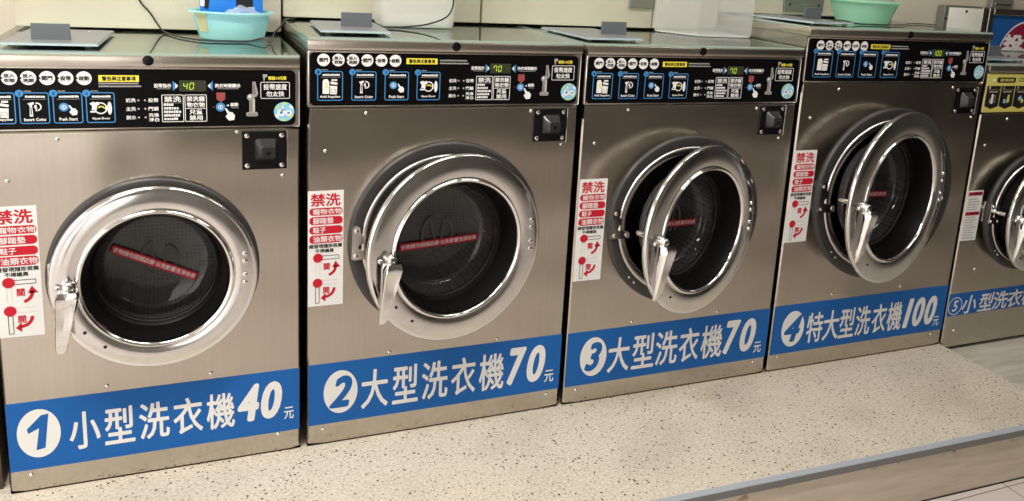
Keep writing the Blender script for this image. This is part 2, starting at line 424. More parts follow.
def control_panel(root, W, pb, pt, price, badge0, bp, ic0, icp, icw, ro, first=0):
    """pb/pt: bottom and top of the black film; x offsets as measured on each machine; ro shifts the right-hand group"""
    bm = bmesh.new(); plate(bm, rrect(.006, W - .010, pb, pt, .012), -.0015, 0.0005)
    pan = mesh_obj('control_panel', fix(bm), 'black_film', root, smooth=0)
    Y = -.0016
    zc = pb + .106; r = .0143
    for i, t in enumerate(['開門', '放入\n衣物', '投入\n洗劑', '關門', '投幣', '啟動']):
        if i < first: continue
        x = badge0 + bp * i
        F = Flat(Y); F.disc(x, zc, r, 'white_print', 1, 32)
        if i: F.poly([(x - r - .001, zc + .0035), (x - r + .004, zc), (x - r - .001, zc - .0035)], 'black_film', 2)
        if '\n' in t:
            a, b = t.split('\n'); F.text(a, x - .0095, x + .0095, zc + .0006, zc + .0090, 'black_print', 3, 0, res=2, fat=.0004, nf=3); F.text(b, x - .0095, x + .0095, zc - .0092, zc - .0006, 'black_print', 3, 0, res=2, fat=.0004, nf=3)
        else: F.text(t, x - .0098, x + .0098, zc - .0048, zc + .0048, 'black_print', 3, 0, res=2, fat=.0004, nf=3)
        F.build('step_badge', pan)
    # pictograms
    zi0, zi1 = pb + .0115, pb + .0115 + (icw + .011)
    for i, t in enumerate(['Add Supplies', 'Insert Coins', 'Push Start', 'Open Door']):
        x0 = max(ic0 + icp * i, .008); x1 = ic0 + icp * i + icw; w = x1 - x0; xm = (ic0 + icp * i + x1) / 2; h = zi1 - zi0
        F = Flat(Y); F.frame(x0, x1, zi0, zi1, .0020, 'blue_print', 1, .005)
        if i or ic0 > .015:
            F.disc(x0 + .002, zi1 - .002, .0075, 'blue_print', 2); F.text(str(i + 1), x0 + .0002, x0 + .0045, zi1 - .0055, zi1 + .001, 'black_print', 3, .02, res=2)
            F.dashes(x0 + .010, x0 + .024, zi1 + .0018, .002, 'grey_print', 1)
        F.dashes(x0 + .012, x1 - .006, zi1 - .011, .0046, 'white_print', 1)
        F.rect(x0 + .008, x1 - .005, zi1 - .0145, zi1 - .0138, 'grey_print', 1)
        tw = {0: .046, 1: .042, 2: .036, 3: .036}[i] * icw / .058
        F.text(t, xm - tw / 2, xm + tw / 2, zi0 + .0055, zi0 + .0125, 'white_print', 1, 0, res=1, fat=.00035, nf=3)
        zm = zi0 + h * .48
        u = icw / .058
        if i == 0:
            F.poly([(xm - .017 * u, zm - .017), (xm - .002, zm - .017), (xm - .002, zm + .010), (xm - .006, zm + .017), (xm - .014 * u, zm + .017), (xm - .017 * u, zm + .012)], 'white_print', 1)
            F.poly([(xm - .0, zm - .018), (xm + .015 * u, zm - .018), (xm + .016 * u, zm + .001), (xm - .001, zm + .002)], 'white_print', 1)
            F.poly([(xm + .001, zm + .006), (xm + .016 * u, zm + .004), (xm + .017 * u, zm + .009), (xm + .001, zm + .012)], 'white_print', 1); F.rect(xm + .003, xm + .016 * u, zm + .013, zm + .017, 'white_print', 1)
            F.arc(xm - .004, zm + .002, .004, .0065, 110, 260, 'yellow_print', 2, 6); F.frame(xm + .001, xm + .013, zm - .014, zm - .006, .001, 'grey_print', 2)
        elif i == 1:
            F.poly([(xm - .012, zm + .011), (xm - .001, zm + .014), (xm + .000, zm + .010), (xm - .004, zm + .008), (xm - .003, zm - .016), (xm - .009, zm - .016), (xm - .008, zm + .006)], 'white_print', 1)
            F.rect(xm - .0068, xm - .0052, zm - .012, zm + .004, 'black_film', 2)
            F.arc(xm + .004, zm + .004, .0065, .009, -80, 100, 'white_print', 1); F.arc(xm + .004, zm + .004, .002, .0045, 90, 290, 'white_print', 1); F.bar(xm + .003, zm - .005, xm + .003, zm + .008, .002, 'white_print', 2)
        elif i == 2:
            F.disc(xm - .008 * u, zm + .003, .009, 'blue_print', 1); F.arc(xm - .008 * u, zm + .003, .0035, .005, 0, 360, 'white_print', 2); F.bar(xm - .008 * u, zm - .0002, xm - .008 * u, zm + .006, .0014, 'white_print', 2)
            hand_icon(F, xm + .009 * u, zm - .004, .017, 'white_print', 3)
        else:
            F.arc(xm, zm, .010, .0125, 0, 360, 'white_print', 1, 22)
            F.poly([(xm - .022 * u, zm + .010), (xm - .015 * u, zm + .014), (xm - .010 * u, zm + .012), (xm - .005 * u, zm + .014), (xm - .002 * u, zm + .008), (xm - .007 * u, zm + .005), (xm - .008 * u, zm - .004), (xm - .018 * u, zm - .004), (xm - .017 * u, zm + .005)], 'white_print', 2)
            F.rect(xm - .021 * u, xm - .010 * u, zm - .009, zm - .0055, 'white_print', 2)
            F.disc(xm + .018 * u, zm, .0042, 'white_print', 2, 18, .014); F.arc(xm + .0135 * u, zm, .003, .005, 90, 270, 'white_print', 2)
            F.arc(xm + .001, zm - .002, .0045, .007, 20, 150, 'yellow_print', 3, 8)
        F.build('pictogram', pan)
    # caution bar
    yx = badge0 + .192; zt = pb + .105
    F = Flat(Y); F.rect(yx, yx + .076, zt - .0065, zt + .0075, 'yellow_print'); F.text('警告與注意事項', yx + .006, yx + .070, zt - .0045, zt + .0055, 'black_print', 2, 0, res=2, fat=.0004, nf=3); F.build('caution_bar', pan)
    F = Flat(Y); F.dashes(yx + .082, yx + .150, zt + .0015, .0036, 'grey_print'); F.dashes(yx + .082, yx + .155, zt - .0055, .0036, 'grey_print')
    if first: # small machine: the fine print sits under the bar
        F = Flat(Y); F.dashes(yx, yx + .075, zt - .0115, .0034, 'grey_print'); F.dashes(yx, yx + .080, zt - .0175, .0034, 'grey_print')
    F.build('fine_print', pan)
    o = ro
    zz = pb + .090
    F = Flat(Y)
    F.text('投幣指示', .390 + o, .424 + o, zz - .004, zz + .005, 'white_print', 1, 0, res=1, fat=.00035, nf=3); F.rect(.395 + o, .423 + o, zz - .0068, zz - .0058, 'grey_print')
    F.build('coin_caption', pan)
    F = Flat(Y)
    F.text('洗衣時間顯示', .511 + o, .564 + o, zz - .004, zz + .005, 'white_print', 1, 0, res=1, fat=.00035, nf=3); F.rect(.516 + o, .560 + o, zz - .0068, zz - .0058, 'grey_print')
    F.build('time_caption', pan)
    for x, a in ((.427, 1), (.507, -1)):
        F = Flat(Y)
        F.poly([(x + o, zz + .011), (x + o + .010 * a, zz), (x + o, zz - .011)], 'blue_print', 1); F.poly([(x + o + .005 * a, zz + .006), (x + o + .0105 * a, zz), (x + o + .005 * a, zz - .006)], 'white_print', 2)
        F.build('arrow_mark', pan)
    F = Flat(Y)
    for (a, b), z in zip((('初洗', '投幣'), ('主洗', '門鎖'), ('脫水', '')), (pb + .059, pb + .0405, pb + .022)):
        F.text(a, .335 + o, .354 + o, z - .0045, z + .0045, 'white_print', 1, .025, res=1); F.disc(.359 + o, z, .0022, 'grey_print', 1, 10); F.disc(.372 + o, z, .0022, 'grey_print', 1, 10)
        if b: F.text(b, .378 + o, .398 + o, z - .0045, z + .0045, 'white_print', 1, .025, res=1)
    F.text('洗滌', .378 + o, .398 + o, pb + .0225, pb + .031, 'white_print', 1, .025, res=1); F.text('淨白', .378 + o, .398 + o, pb + .0125, pb + .021, 'white_print', 1, .025, res=1)
    F.build('cycle_list', pan)
    bm = bmesh.new(); box(bm, .440 + o, .494 + o, Y - .001, Y + .0008, zz - .0125, zz + .0115, .0008, 1); mesh_obj('display', bm, 'lcd', pan)
    F = Flat(Y - .0011)
    x = .4475 + o
    if len(price) == 3: x -= .003
    for ch in price: seven(F, ch, x, zz - .0075, .0072, .014, 'led', 1); x += .0125
    F.build('display_digits', pan)
    # rule boxes
    F = Flat(Y); x0, x1 = .404 + o, .4475 + o; z0, z1 = pb + .011, pb + .071
    F.frame(x0, x1, z0, z1, .0014, 'white_print', 1, .002); F.text('禁洗', x0 + .005, x1 - .005, z1 - .0165, z1 - .0035, 'white_print', 1, 0, res=2, fat=.0004, nf=3)
    for j, w in enumerate((.020, .030, .036, .033, .030)): F.dashes(x0 + .004, x0 + .004 + w, z1 - .0245 - .0078 * j, .0055, 'white_print')
    F.rect(x0 + .004, x1 - .004, z1 - .0185, z1 - .018, 'grey_print'); F.build('rule_box', pan)
    F = Flat(Y); x0, x1 = .4495 + o, .494 + o
    F.frame(x0, x1, z0, z1, .0014, 'white_print', 1, .002)
    for t, a, b in (('禁洗寵', .0155, .0035), ('物衣物', .0285, .0168), ('兒童', .0440, .0325), ('禁用', .0572, .0457)):
        ww = .004 if len(t) == 3 else .009
        F.text(t, x0 + ww, x1 - ww, z1 - a, z1 - b, 'white_print', 1, 0, res=1, fat=.00035, nf=3)
    F.rect(x0 + .002, x1 - .002, z1 - .0312, z1 - .0300, 'white_print'); F.build('rule_box', pan)
    # start graphic
    F = Flat(Y); xs = .523 + o
    F.poly([(xs - .009, pb + .0755), (xs + .009, pb + .0755), (xs + .009, pb + .0605), (xs, pb + .0535), (xs - .009, pb + .0605)], 'shield_red')
    F.disc(xs - .001, pb + .043, .0098, 'blue_print'); F.arc(xs - .001, pb + .043, .0035, .005, 0, 360, 'white_print', 2); F.bar(xs - .001, pb + .0395, xs - .001, pb + .0465, .0014, 'white_print', 2)
    hand_icon(F, xs + .017, pb + .026, .022, 'white_print', 3)
    F.poly([(xs + .016, pb + .049), (xs + .011, pb + .0465), (xs + .016, pb + .044)], 'white_print'); F.text('啟動', xs + .019, xs + .036, pb + .044, pb + .0525, 'white_print', 1, 0, res=1, fat=.00035, nf=3); F.rect(xs + .021, xs + .036, pb + .0405, pb + .0415, 'grey_print'); F.disc(xs - .016, pb + .043, .0013, 'shield_red', 1, 8)
    F.build('start_button', pan)
    # printed coin slide
    F = Flat(Y); xs = .588 + o
    F.poly([(xs + .001, pb + .099), (xs + .007, pb + .100), (xs + .013, pb + .073), (xs + .009, pb + .065), (xs + .001, pb + .066)], 'slide_print'); F.poly([(xs + .002, pb + .094), (xs + .005, pb + .094), (xs + .008, pb + .072), (xs + .003, pb + .070)], 'slide_dark', 2)
    F.rect(xs - .006, xs + .006, pb + .030, pb + .062, 'slide_print'); F.rect(xs - .004, xs - .001, pb + .032, pb + .060, 'slide_dark', 2); F.rect(xs + .003, xs + .0045, pb + .032, pb + .060, 'white_print', 2)
    F.disc(xs - .003, pb + .0645, .0078, 'slide_print', 3); F.disc(xs - .005, pb + .0665, .003, 'white_print', 4, 12); F.rr(xs - .013, xs + .012, pb + .0215, pb + .031, .004, 'slide_print', 3); F.rect(xs - .010, xs + .009, pb + .0245, pb + .0262, 'slide_dark', 4)
    F.build('coin_slide', pan)
    F = Flat(Y); x0, x1 = .606 + o, .669 + o
    F.frame(x0, x1, pb + .061, pb + .099, .0013, 'white_print', 1, .003); F.text('投幣速度', x0 + .006, x1 - .006, pb + .081, pb + .0945, 'white_print', 1, 0, res=2, fat=.0004, nf=3); F.text('勿太快', x0 + .012, x1 - .012, pb + .0655, pb + .0785, 'white_print', 1, 0, res=2, fat=.0004, nf=3); F.build('speed_notice', pan)
    F = Flat(Y); F.text('限投10元幣', .623 + o, .662 + o, pb + .1035, pb + .112, 'yellow_print', 1, 0, res=1, fat=.00035, nf=3)
    F.poly([(.611 + o, pb + .116), (.621 + o, pb + .116), (.620 + o, pb + .110), (.6155 + o, pb + .109), (.615 + o, pb + .102), (.6125 + o, pb + .102)], 'grey_print'); F.build('coin_notice', pan)
    F = Flat(Y); xl, zl, rl = .6565 + o, pb + .031, .0222
    F.disc(xl, zl, rl, 'logo_blue', 1, 36)
    for a in (20, 75, 130, 200, 250, 310): F.arc(xl, zl, rl * .72, rl * .97, a, a + 28, 'logo_green' if a % 20 else 'white_print', 2, 4)
    F.poly([(xl - .006, zl + .014), (xl - .0015, zl + .014), (xl - .0015, zl + .002), (xl - .006, zl + .002)], 'white_print', 3)
    F.arc(xl - .0065, zl - .002, .0035, .0085, 0, 360, 'white_print', 3, 20); F.arc(xl + .0095, zl - .003, .003, .0072, 0, 360, 'white_print', 3, 18)
    F.disc(xl - .0065, zl - .002, .0035, 'blue_print', 3, 14); F.disc(xl + .0095, zl - .003, .003, 'blue_print', 3, 14)
    F.build('logo', pan)
    return pan

def notice_sticker(root, x0, z0, w, h):
    bm = bmesh.new(); plate(bm, [(x0, z0), (x0 + w, z0), (x0 + w, z0 + h), (x0, z0 + h)], -.0007, 0)
    st = mesh_obj('notice_sticker', fix(bm), 'sticker_white', root, smooth=0)
    X = lambda u: x0 + u * w
    Z = lambda v: z0 + v * h
    F = Flat(-.0008)
    F.text('禁洗', X(.07), X(.91), Z(.868), Z(.978), 'red_print', 1, 0, 0, 3, 0, .0009, 6)
    for t, v0, v1, xe in (('寵物衣物', .792, .855, .95), ('腳踏墊', .712, .780, .72), ('鞋子', .632, .699, .5), ('油類衣物', .552, .622, .95)):
        F.rr(X(.04), X(.975), Z(v0), Z(v1), .0085, 'red_print', 1); F.text(t, X(.14), X(xe), Z(v0 + .008), Z(v1 - .008), 'white_print', 2, .015)
    F.text('經發現隨即丟棄', X(.03), X(.97), Z(.508), Z(.545), 'black_print', 1, 0, res=2, fat=.0004, nf=3); F.text('不得議異', X(.20), X(.73), Z(.468), Z(.503), 'black_print', 1, 0, res=2, fat=.0004, nf=3)
    F.disc(X(.28), Z(.425), .0115, 'red_print', 3)
    F.frame(X(.36), X(.885), Z(.408), Z(.444), .0013, 'black_print', 2)
    for i in range(9):
        F.rect(X(.22), X(.235), Z(.28 + .0155 * i), Z(.288 + .0155 * i), 'grey_print'); F.rect(X(.33), X(.345), Z(.28 + .0155 * i), Z(.288 + .0155 * i), 'grey_print')
    F.text('關', X(.44), X(.62), Z(.315), Z(.375), 'red_print', 1, 0, 0, 2, 0, .0005, 4)
    F.arc(X(.52), Z(.345), .0185, .0255, -75, 5, 'red_print', 1, 10); F.poly([(X(.68), Z(.335)), (X(.92), Z(.335)), (X(.78), Z(.392))], 'red_print')
    F.disc(X(.27), Z(.205), .0115, 'red_print', 3)
    F.frame(X(.205), X(.325), Z(.025), Z(.17), .0013, 'black_print', 2)
    for i in range(8):
        F.rect(X(.42 + .055 * i), X(.445 + .055 * i), Z(.222), Z(.227), 'grey_print'); F.rect(X(.42 + .055 * i), X(.445 + .055 * i), Z(.186), Z(.191), 'grey_print')
    F.text('開', X(.43), X(.61), Z(.105), Z(.165), 'red_print', 1, 0, 0, 2, 0, .0005, 4)
    F.arc(X(.48), Z(.155), .0185, .0255, -90, 0, 'red_print', 1, 10); F.poly([(X(.50), Z(.035)), (X(.50), Z(.112)), (X(.36), Z(.07))], 'red_print')
    F.build('lettering', st)
    return st

def make_washer(x0, W, H, z0, label, group, pb, bez, door, lock, price, name_chars, price_box, yuan, disc, num, panel, number_style='solid', sticker=True, banner=(.057, .221), D=.60, screws=()):
    root = empty('washing_machine', (x0, 0, z0), label, 'washing machine', group)
    pt = H - .0355
    cx, cz, Rb = bez
    # carcass
    bm = bmesh.new()
    def quad(*p): bm.faces.new([bm.verts.new(q) for q in p])
    zt = H - .030
    quad((0, .004, 0), (0, D, 0), (0, D, zt), (0, .004, zt)); quad((W, D, 0), (W, .004, 0), (W, .004, zt), (W, D, zt))
    quad((W, D, 0), (W, D, zt), (0, D, zt), (0, D, 0)); quad((0, .004, 0), (W, .004, 0), (W, D, 0), (0, D, 0))
    quad((0, .004, zt), (0, D, zt), (W, D, zt), (W, .004, zt))
    quad((0, .0045, pb - .002), (0, .0045, zt), (W, .0045, zt), (W, .0045, pb - .002))
    bmesh.ops.remove_doubles(bm, verts=bm.verts[:], dist=1e-5)
    mesh_obj('cabinet', fix(bm), 'panel_steel', root, smooth=0)
    # front panel with a round opening
    bm = bmesh.new(); n = 96; rh = Rb * .90; e = .0045
    zb, zp = 0.0015, pb - .006
    xa, xb = .0015, W - .0015
    corners = [math.atan2(zz - cz, xx - cx) for xx, zz in ((xb, zp), (xa, zp), (xa, zb), (xb, zb))]
    angs = sorted([2 * math.pi * i / n - math.pi for i in range(n)] + corners)
    inn, out, hb = [], [], []
    for a in angs:
        c, s = math.cos(a), math.sin(a)
        t = min([v for v in (((xb - e - cx) / c) if c > 1e-9 else 9, ((xa + e - cx) / c) if c < -1e-9 else 9, ((zp - e - cz) / s) if s > 1e-9 else 9, ((zb + e - cz) / s) if s < -1e-9 else 9) if v > 0])
        inn.append(bm.verts.new((cx + rh * c, 0, cz + rh * s))); hb.append(bm.verts.new((cx + rh * c, .02, cz + rh * s)))
        out.append((cx + t * c, cz + t * s))
    ov = [bm.verts.new((x, 0, z)) for x, z in out]
    def grow(d, y): return [bm.verts.new((min(max(cx + (x - cx) * 1, xa + e), xb - e) + (d if x > xb - e - 1e-5 else -d if x < xa + e + 1e-5 else 0), y, z + (d if z > zp - e - 1e-5 else -d if z < zb + e + 1e-5 else 0))) for x, z in out]
    ow = grow(e * .15, .0001); ox = grow(e, .0042); oy = grow(e, .018)
    m = len(angs)
    for i in range(m):
        j = (i + 1) % m
        for A, B in ((inn, ov), (ov, ow), (ow, ox), (ox, oy), (hb, inn)):
            try: bm.faces.new((A[i], A[j], B[j], B[i]))
            except ValueError: pass
    mesh_obj('front_panel', fix(bm), 'panel_steel', root, smooth=4)
    # top cover with its front strip, glass sheet, key lock
    bm = bmesh.new(); box(bm, .0, W, -.007, D, H - .030, H - .0063, .004, 2)
    bm.normal_update()
    for f in bm.faces:
        if f.normal.z > .95: f.material_index = 1
    hs = mesh_obj('header_strip', bm, ['strip_steel', 'top_steel_lit'], root, smooth=40)
    bm = bmesh.new(); lathe(bm, [(0, -.0035), (.0075, -.0035), (.0105, -.003), (.0112, 0)], (0, 0, 0), 'y', 24)
    for sx in (-.003, .003): box(bm, sx - .0007, sx + .0007, -.0041, -.0034, -.002, .002)
    mesh_obj('key_lock', fix(bm), 'black_plastic', hs, (panel['key'], -.007, H - .0165))
    bm = bmesh.new(); fs = box(bm, .001, W - .001, -.004, D - .004, H - .006, H - .001, 0)
    for f in bm.faces:
        f.normal_update(); f.material_index = 0 if abs(f.normal.z) > .5 else 1
    bm.normal_update()
    mesh_obj('glass_top', bm, ['top_glass', 'glass_edge'], root, smooth=0)
    # fascia
    bm = bmesh.new(); box(bm, .001, W - .001, 0.0005, .004, pb - .0045, H - .0325, .003, 1)
    mesh_obj('control_fascia', bm, 'edge_steel', root, smooth=40)
    if panel.get('yellow'): yellow_panel(root, W, pb, pt)
    else: control_panel(root, W, pb, pt, price, panel['badge0'], .0331, panel['ic0'], panel['icp'], panel['icw'], panel['ro'], panel.get('first', 0))
    # lock plate
    lx0, lx1, lz0, lz1 = lock
    bm = bmesh.new(); box(bm, lx0, lx1, -.004, 0, lz0, lz1, .001, 1); lp = mesh_obj('lock_plate', bm, 'black_plastic', root)
    bm = bmesh.new(); box(bm, lx1 - .0005, lx1 + .003, -.006, 0, lz0 - .002, lz1 + .001, .0005, 1); mesh_obj('lock_plate_edge', bm, 'edge_steel', lp)
    lw, lh = lx1 - lx0, lz1 - lz0
    for sx in (.11, .88):
        for sz in (.11, .9):
            bm = bmesh.new(); dome(bm, 0, 0, 0, .0062, .0045, 14); mesh_obj('bolt', fix(bm), 'bolt_metal', lp, (lx0 + sx * lw, -.004, lz0 + sz * lh))
    bm = bmesh.new()
    kx, kz = lx0 + .54 * lw, lz0 + .5 * lh
    fr = rrect(-.025, .023, -.024, .027, .008); mid = rrect(-.021, .020, -.020, .019, .007); top = rrect(-.012, .017, -.014, .011, .004)
    def ringv(p, y): return [bm.verts.new((x, y, z)) for x, z in p]
    a, b, c = ringv(fr, -.004), ringv(mid, -.013), ringv(top, -.024)
    k = len(a)
    for A, B in ((a, b), (b, c)):
        for i in range(k): bm.faces.new((A[i], A[(i + 1) % k], B[(i + 1) % k], B[i]))
    bm.faces.new(c)
    kn = mesh_obj('lock_knob', fix(bm), 'knob_grey', lp, (kx, 0, kz), smooth=25)
    bm = bmesh.new(); lathe(bm, [(0, -.0262), (.004, -.0262), (.0052, -.0235)], (.002, 0, -.002), 'y', 16); mesh_obj('key_way', fix(bm), 'black_plastic', lp, (kx, 0, kz))
    # screws on the front sheet
    for sx, sz in screws:
        bm = bmesh.new(); dome(bm, 0, 0, 0, .0048, .0042, 12); mesh_obj('screw', fix(bm), 'bolt_metal', root, (sx, 0, sz))
    # round door frame on the front sheet
    bm = bmesh.new()
    lathe(bm, [(Rb, .0), (Rb, -.006), (Rb - .003, -.0105), (Rb - .008, -.012), (Rb * .885, -.010), (Rb * .875, -.006), (Rb * .87, .02)], (0, 0, 0), 'y', 96)
    df = mesh_obj('door_frame', fix(bm), 'bezel_grey', root, (cx, 0, cz), smooth=40)
    bm = bmesh.new(); lathe(bm, [(Rb * .884, -.006), (Rb * .872, -.0125), (Rb * .865, -.0135), (Rb * .80, -.011), (Rb * .785, -.007), (Rb * .77, .004), (Rb * .768, .05)], (0, 0, 0), 'y', 96); mesh_obj('inner_rim', fix(bm), 'rim_steel', df, smooth=40)
    bm = bmesh.new(); lathe(bm, [(Rb * .78, .018), (Rb * .765, .014), (Rb * .752, .022), (Rb * .75, .08), (Rb * .78, .09)], (0, 0, 0), 'y', 64); mesh_obj('seal', fix(bm), 'rubber', df)
    # latch keep on the frame's left side
    bm = bmesh.new()
    pts = [(-.028, .045), (-.018, .050), (-.010, .044), (-.007, .026), (.002, .018), (.0, .004), (-.012, .0), (-.014, -.008), (-.004, -.014), (.018, -.016), (.027, -.022), (.027, -.036), (-.022, -.038), (-.030, -.034)]
    plate(bm, [(x * Rb / .249, z * Rb / .249) for x, z in pts], -.0145, -.008)
    lk = mesh_obj('latch_plate', fix(bm), 'ring_steel', df, (-Rb * .852, -.001, .0), smooth=0)
    for px, pz in ((-.019, .036), (-.020, -.027), (.018, -.027)):
        bm = bmesh.new(); dome(bm, px * Rb / .249, -.0145, pz * Rb / .249, .0055, .004, 12); mesh_obj('latch_bolt', fix(bm), 'bolt_metal', df, (-Rb * .852, -.001, 0))
    for a in (222, 228):
        bm = bmesh.new(); dome(bm, 0, 0, 0, .0042, .003, 10); mesh_obj('rivet', fix(bm), 'bolt_metal', df, (Rb * .93 * math.cos(R(a)), -.0108, Rb * .93 * math.sin(R(a))))
    # drum
    bm = bmesh.new(); rd = Rb * .93
    lathe(bm, [(Rb * .775, .085), (rd, .10), (rd, .45), (rd * .6, .47), (0, .48)], (0, 0, 0), 'y', 64)
    for k in range(3):
        a = R(90 + 120 * k + 20)
        lathe_pts = [Vector((math.cos(a) * rd * .93, .13, math.sin(a) * rd * .93)), Vector((math.cos(a) * rd * .93, .44, math.sin(a) * rd * .93))]
        tube(bm, lathe_pts, .028, 10)
    dr = mesh_obj('drum', fix(bm), 'drum_steel', root, (cx, 0, cz), smooth=40)
    # door
    (dx, dy, dz), ang, Rd, swing, sx_, sz_ = door
    ri = Rd * .70
    bm = bmesh.new()
    lathe(bm, [(ri - .004, .018), (Rd - .014, .018), (Rd - .003, .016), (Rd, .012), (Rd, .007), (Rd - .0012, .0035), (Rd - .0035, .001), (Rd - .007, -.0002), (Rd - .010, .0004)], (0, 0, 0), 'y', 128, 1)
    lathe(bm, [(Rd - .010, .0004), (Rd - .013, -.0004), (Rd * .90, -.0024), (Rd * .84, -.0030), (Rd * .78, -.0022), (ri + .013, .001)], (0, 0, 0), 'y', 128, 0)
    lathe(bm, [(ri + .013, .001), (ri + .011, -.0035), (ri + .007, -.0055), (ri + .003, -.0035), (ri + .0005, .001), (ri - .001, .010)], (0, 0, 0), 'y', 128, 1)
    bmesh.ops.remove_doubles(bm, verts=bm.verts[:], dist=1e-5)
    d = mesh_obj('door', fix(bm), ['ring_steel', 'chrome'], root, (dx, dy, dz), (0, 0, ang), smooth=50)
    rg = ri * .875
    bm = bmesh.new(); lathe(bm, [(ri - .001, .004), (ri - .003, .010), (ri - .009, .035), (ri - .011, .064), (rg + .001, .070), (rg - .002, .082), (rg + .006, .086), (ri - .004, .078), (ri - .002, .021)], (0, 0, 0), 'y', 96)
    mesh_obj('gasket', fix(bm), 'rubber', d, smooth=40)
    bm = bmesh.new(); lathe(bm, [(rg, .070), (rg - .003, .095), (rg - .007, .112), (rg - .014, .122), (rg - .026, .128), (rg * .5, .132), (0, .133)], (0, 0, 0), 'y', 96)
    mesh_obj('glass_bowl', fix(bm), 'door_glass', d, smooth=60)
    # etched emblem on the glass
    F = Flat(.1285); u = rg / .118
    F.arc(.012 * u, .002, .038 * u, .046 * u, 118, 242, 'emblem', 1); F.bar(-.012 * u, .030 * u, .004 * u, -.030 * u, .007 * u, 'emblem', 1)
    F.bar(.012 * u, -.03 * u, .020 * u, .030 * u, .007 * u, 'emblem', 1); F.arc(.006 * u, 0, .030 * u, .038 * u, -62, 62, 'emblem', 1)
    F.build('emblem', d)
    # warning strip stuck inside the bowl
    F = Flat(.1235); sw = .098 * rg / .128; F.rect(-sw, sw, -.0095, .0095, 'red_print'); F.text('衣物請勿超越此線‧以免影響洗淨效果', -sw + .004, sw - .004, -.006, .006, 'white_print', 2, .012, res=2)
    F.build('warning_strip', d, (sx_, 0, sz_), (0, -swing, 0))
    # hinge bolts
    for hz_ in (.044, .026, -.006, -.024):
        bm = bmesh.new(); dome(bm, 0, 0, 0, .0062, .0045, 14); mesh_obj('hinge_bolt', fix(bm), 'bolt_metal', d, (Rd * .865, -.0028, hz_ * Rd / .2085))
    for a in (216, 233):
        bm = bmesh.new(); dome(bm, 0, 0, 0, .004, .002, 10); mesh_obj('rivet', fix(bm), 'screw_dark', d, (Rd * .86 * math.cos(R(a)), -.0028, Rd * .86 * math.sin(R(a))))
    # hinge block behind the right edge
    bm = bmesh.new(); box(bm, Rd * .80, Rd * .95, .0185, .028, -.040, .040, .002, 2); lathe(bm, [(0, -.05), (.006, -.05), (.006, .05), (0, .05)], (Rd * .955, .027, 0), 'z', 16)
    mesh_obj('hinge', fix(bm), 'bezel_grey', d)
    # handle: pivot + tapering dished lever
    hx, hz0 = -Rd * (.82 if Rd < .22 else .80), .008
    bm = bmesh.new()
    lathe(bm, [(.0, -.034), (.0105, -.027), (.012, -.025), (.012, -.002)], (hx + .002, 0, hz0 - .002), 'y', 24, 1)
    secs = []
    ns = 12
    L = .140 * (Rd / .2085) ** .5
    for i in range(ns + 1):
        t = i / ns
        w = .0232 - .0128 * t
        yb = -.020 - .004 * math.sin(t * math.pi)        # back of the lever
        yf = -.050 + .020 * t                          # front
        if i == 0: w *= .78; yf += .008
        if i == ns: w *= .7; yf += .004; yb -= .001
        cxx = hx + .001 - math.sin(R(8)) * t * L; czz = hz0 - .006 - t * L * math.cos(R(8))
        dish = .007 * max(0, math.sin(min(1, max(0, (t - .06) / .55)) * math.pi))
        sec = []
        for (u, v) in ((-1, 0), (-1, .8), (-.86, 1), (-.45, 1), (0, 1), (.45, 1), (.86, 1), (1, .8), (1, 0), (.7, -.15), (0, -.2), (-.7, -.15)):
            y = yb + (yf - yb) * v if v >= 0 else yb + .01 * v * 0
            if abs(u) < .5 and v == 1: y += dish
            sec.append(bm.verts.new((cxx + u * w, y, czz + .0)))
        secs.append(sec)
    k = len(secs[0])
    for A, B in zip(secs[:-1], secs[1:]):
        for i in range(k): bm.faces.new((A[i], A[(i + 1) % k], B[(i + 1) % k], B[i]))
    bm.faces.new(secs[0][::-1]); bm.faces.new(secs[-1])
    hd = mesh_obj('handle', fix(bm), ['chrome', 'ring_steel'], d, smooth=45)
    bm = bmesh.new(); dome(bm, hx - .020, -.006, hz0 - .006, .0062, .006, 12); mesh_obj('handle_bolt', fix(bm), 'bolt_metal', d)
    bm = bmesh.new(); lathe(bm, [(0, .075), (.006, .074), (.008, .068), (.008, .04)], (hx, 0, hz0), 'y', 14); mesh_obj('latch_pin', fix(bm), 'chrome', d)
    # stickers
    if sticker: notice_sticker(root, panel.get('stx', .002), panel['stz'], .083, .290)
    # price banner
    b0, b1 = banner
    bm = bmesh.new(); plate(bm, [(.003, b0), (W - .003, b0), (W - .003, b1), (.003, b1)], -.0012, 0)
    pbn = mesh_obj('price_banner', fix(bm), 'banner_blue', root, smooth=0)
    F = Flat(-.0013)
    d0, d1, e0, e1 = disc
    if number_style == 'solid':
        F.disc((d0 + d1) / 2, (e0 + e1) / 2, (d1 - d0) / 2, 'sticker_white', 1, 48, (e1 - e0) / 2)
        wn = (d1 - d0) * {'1': .26, '2': .36, '3': .33, '4': .40}[num]; hn = (e1 - e0) * .335
        xm, zm = (d0 + d1) / 2, (e0 + e1) / 2
        if num == '1':
            F.poly([(xm - .0225, zm + .013), (xm + .006, zm + .043), (xm + .0205, zm + .045), (xm + .0105, zm - .037), (xm - .007, zm - .040), (xm + .001, zm + .0125), (xm - .0205, zm + .002)], 'disc_blue', 2)
        else:
            F.text(num, xm - wn * .95, xm + wn * .95, zm - hn * 1.1, zm + hn * 1.1, 'disc_blue', 2, 0., .30, 4, 0., .0042, 12)
    else:
        F.arc((d0 + d1) / 2, (e0 + e1) / 2, (d1 - d0) / 2 - .003, (d1 - d0) / 2, 0, 360, 'sticker_white', 1, 40)
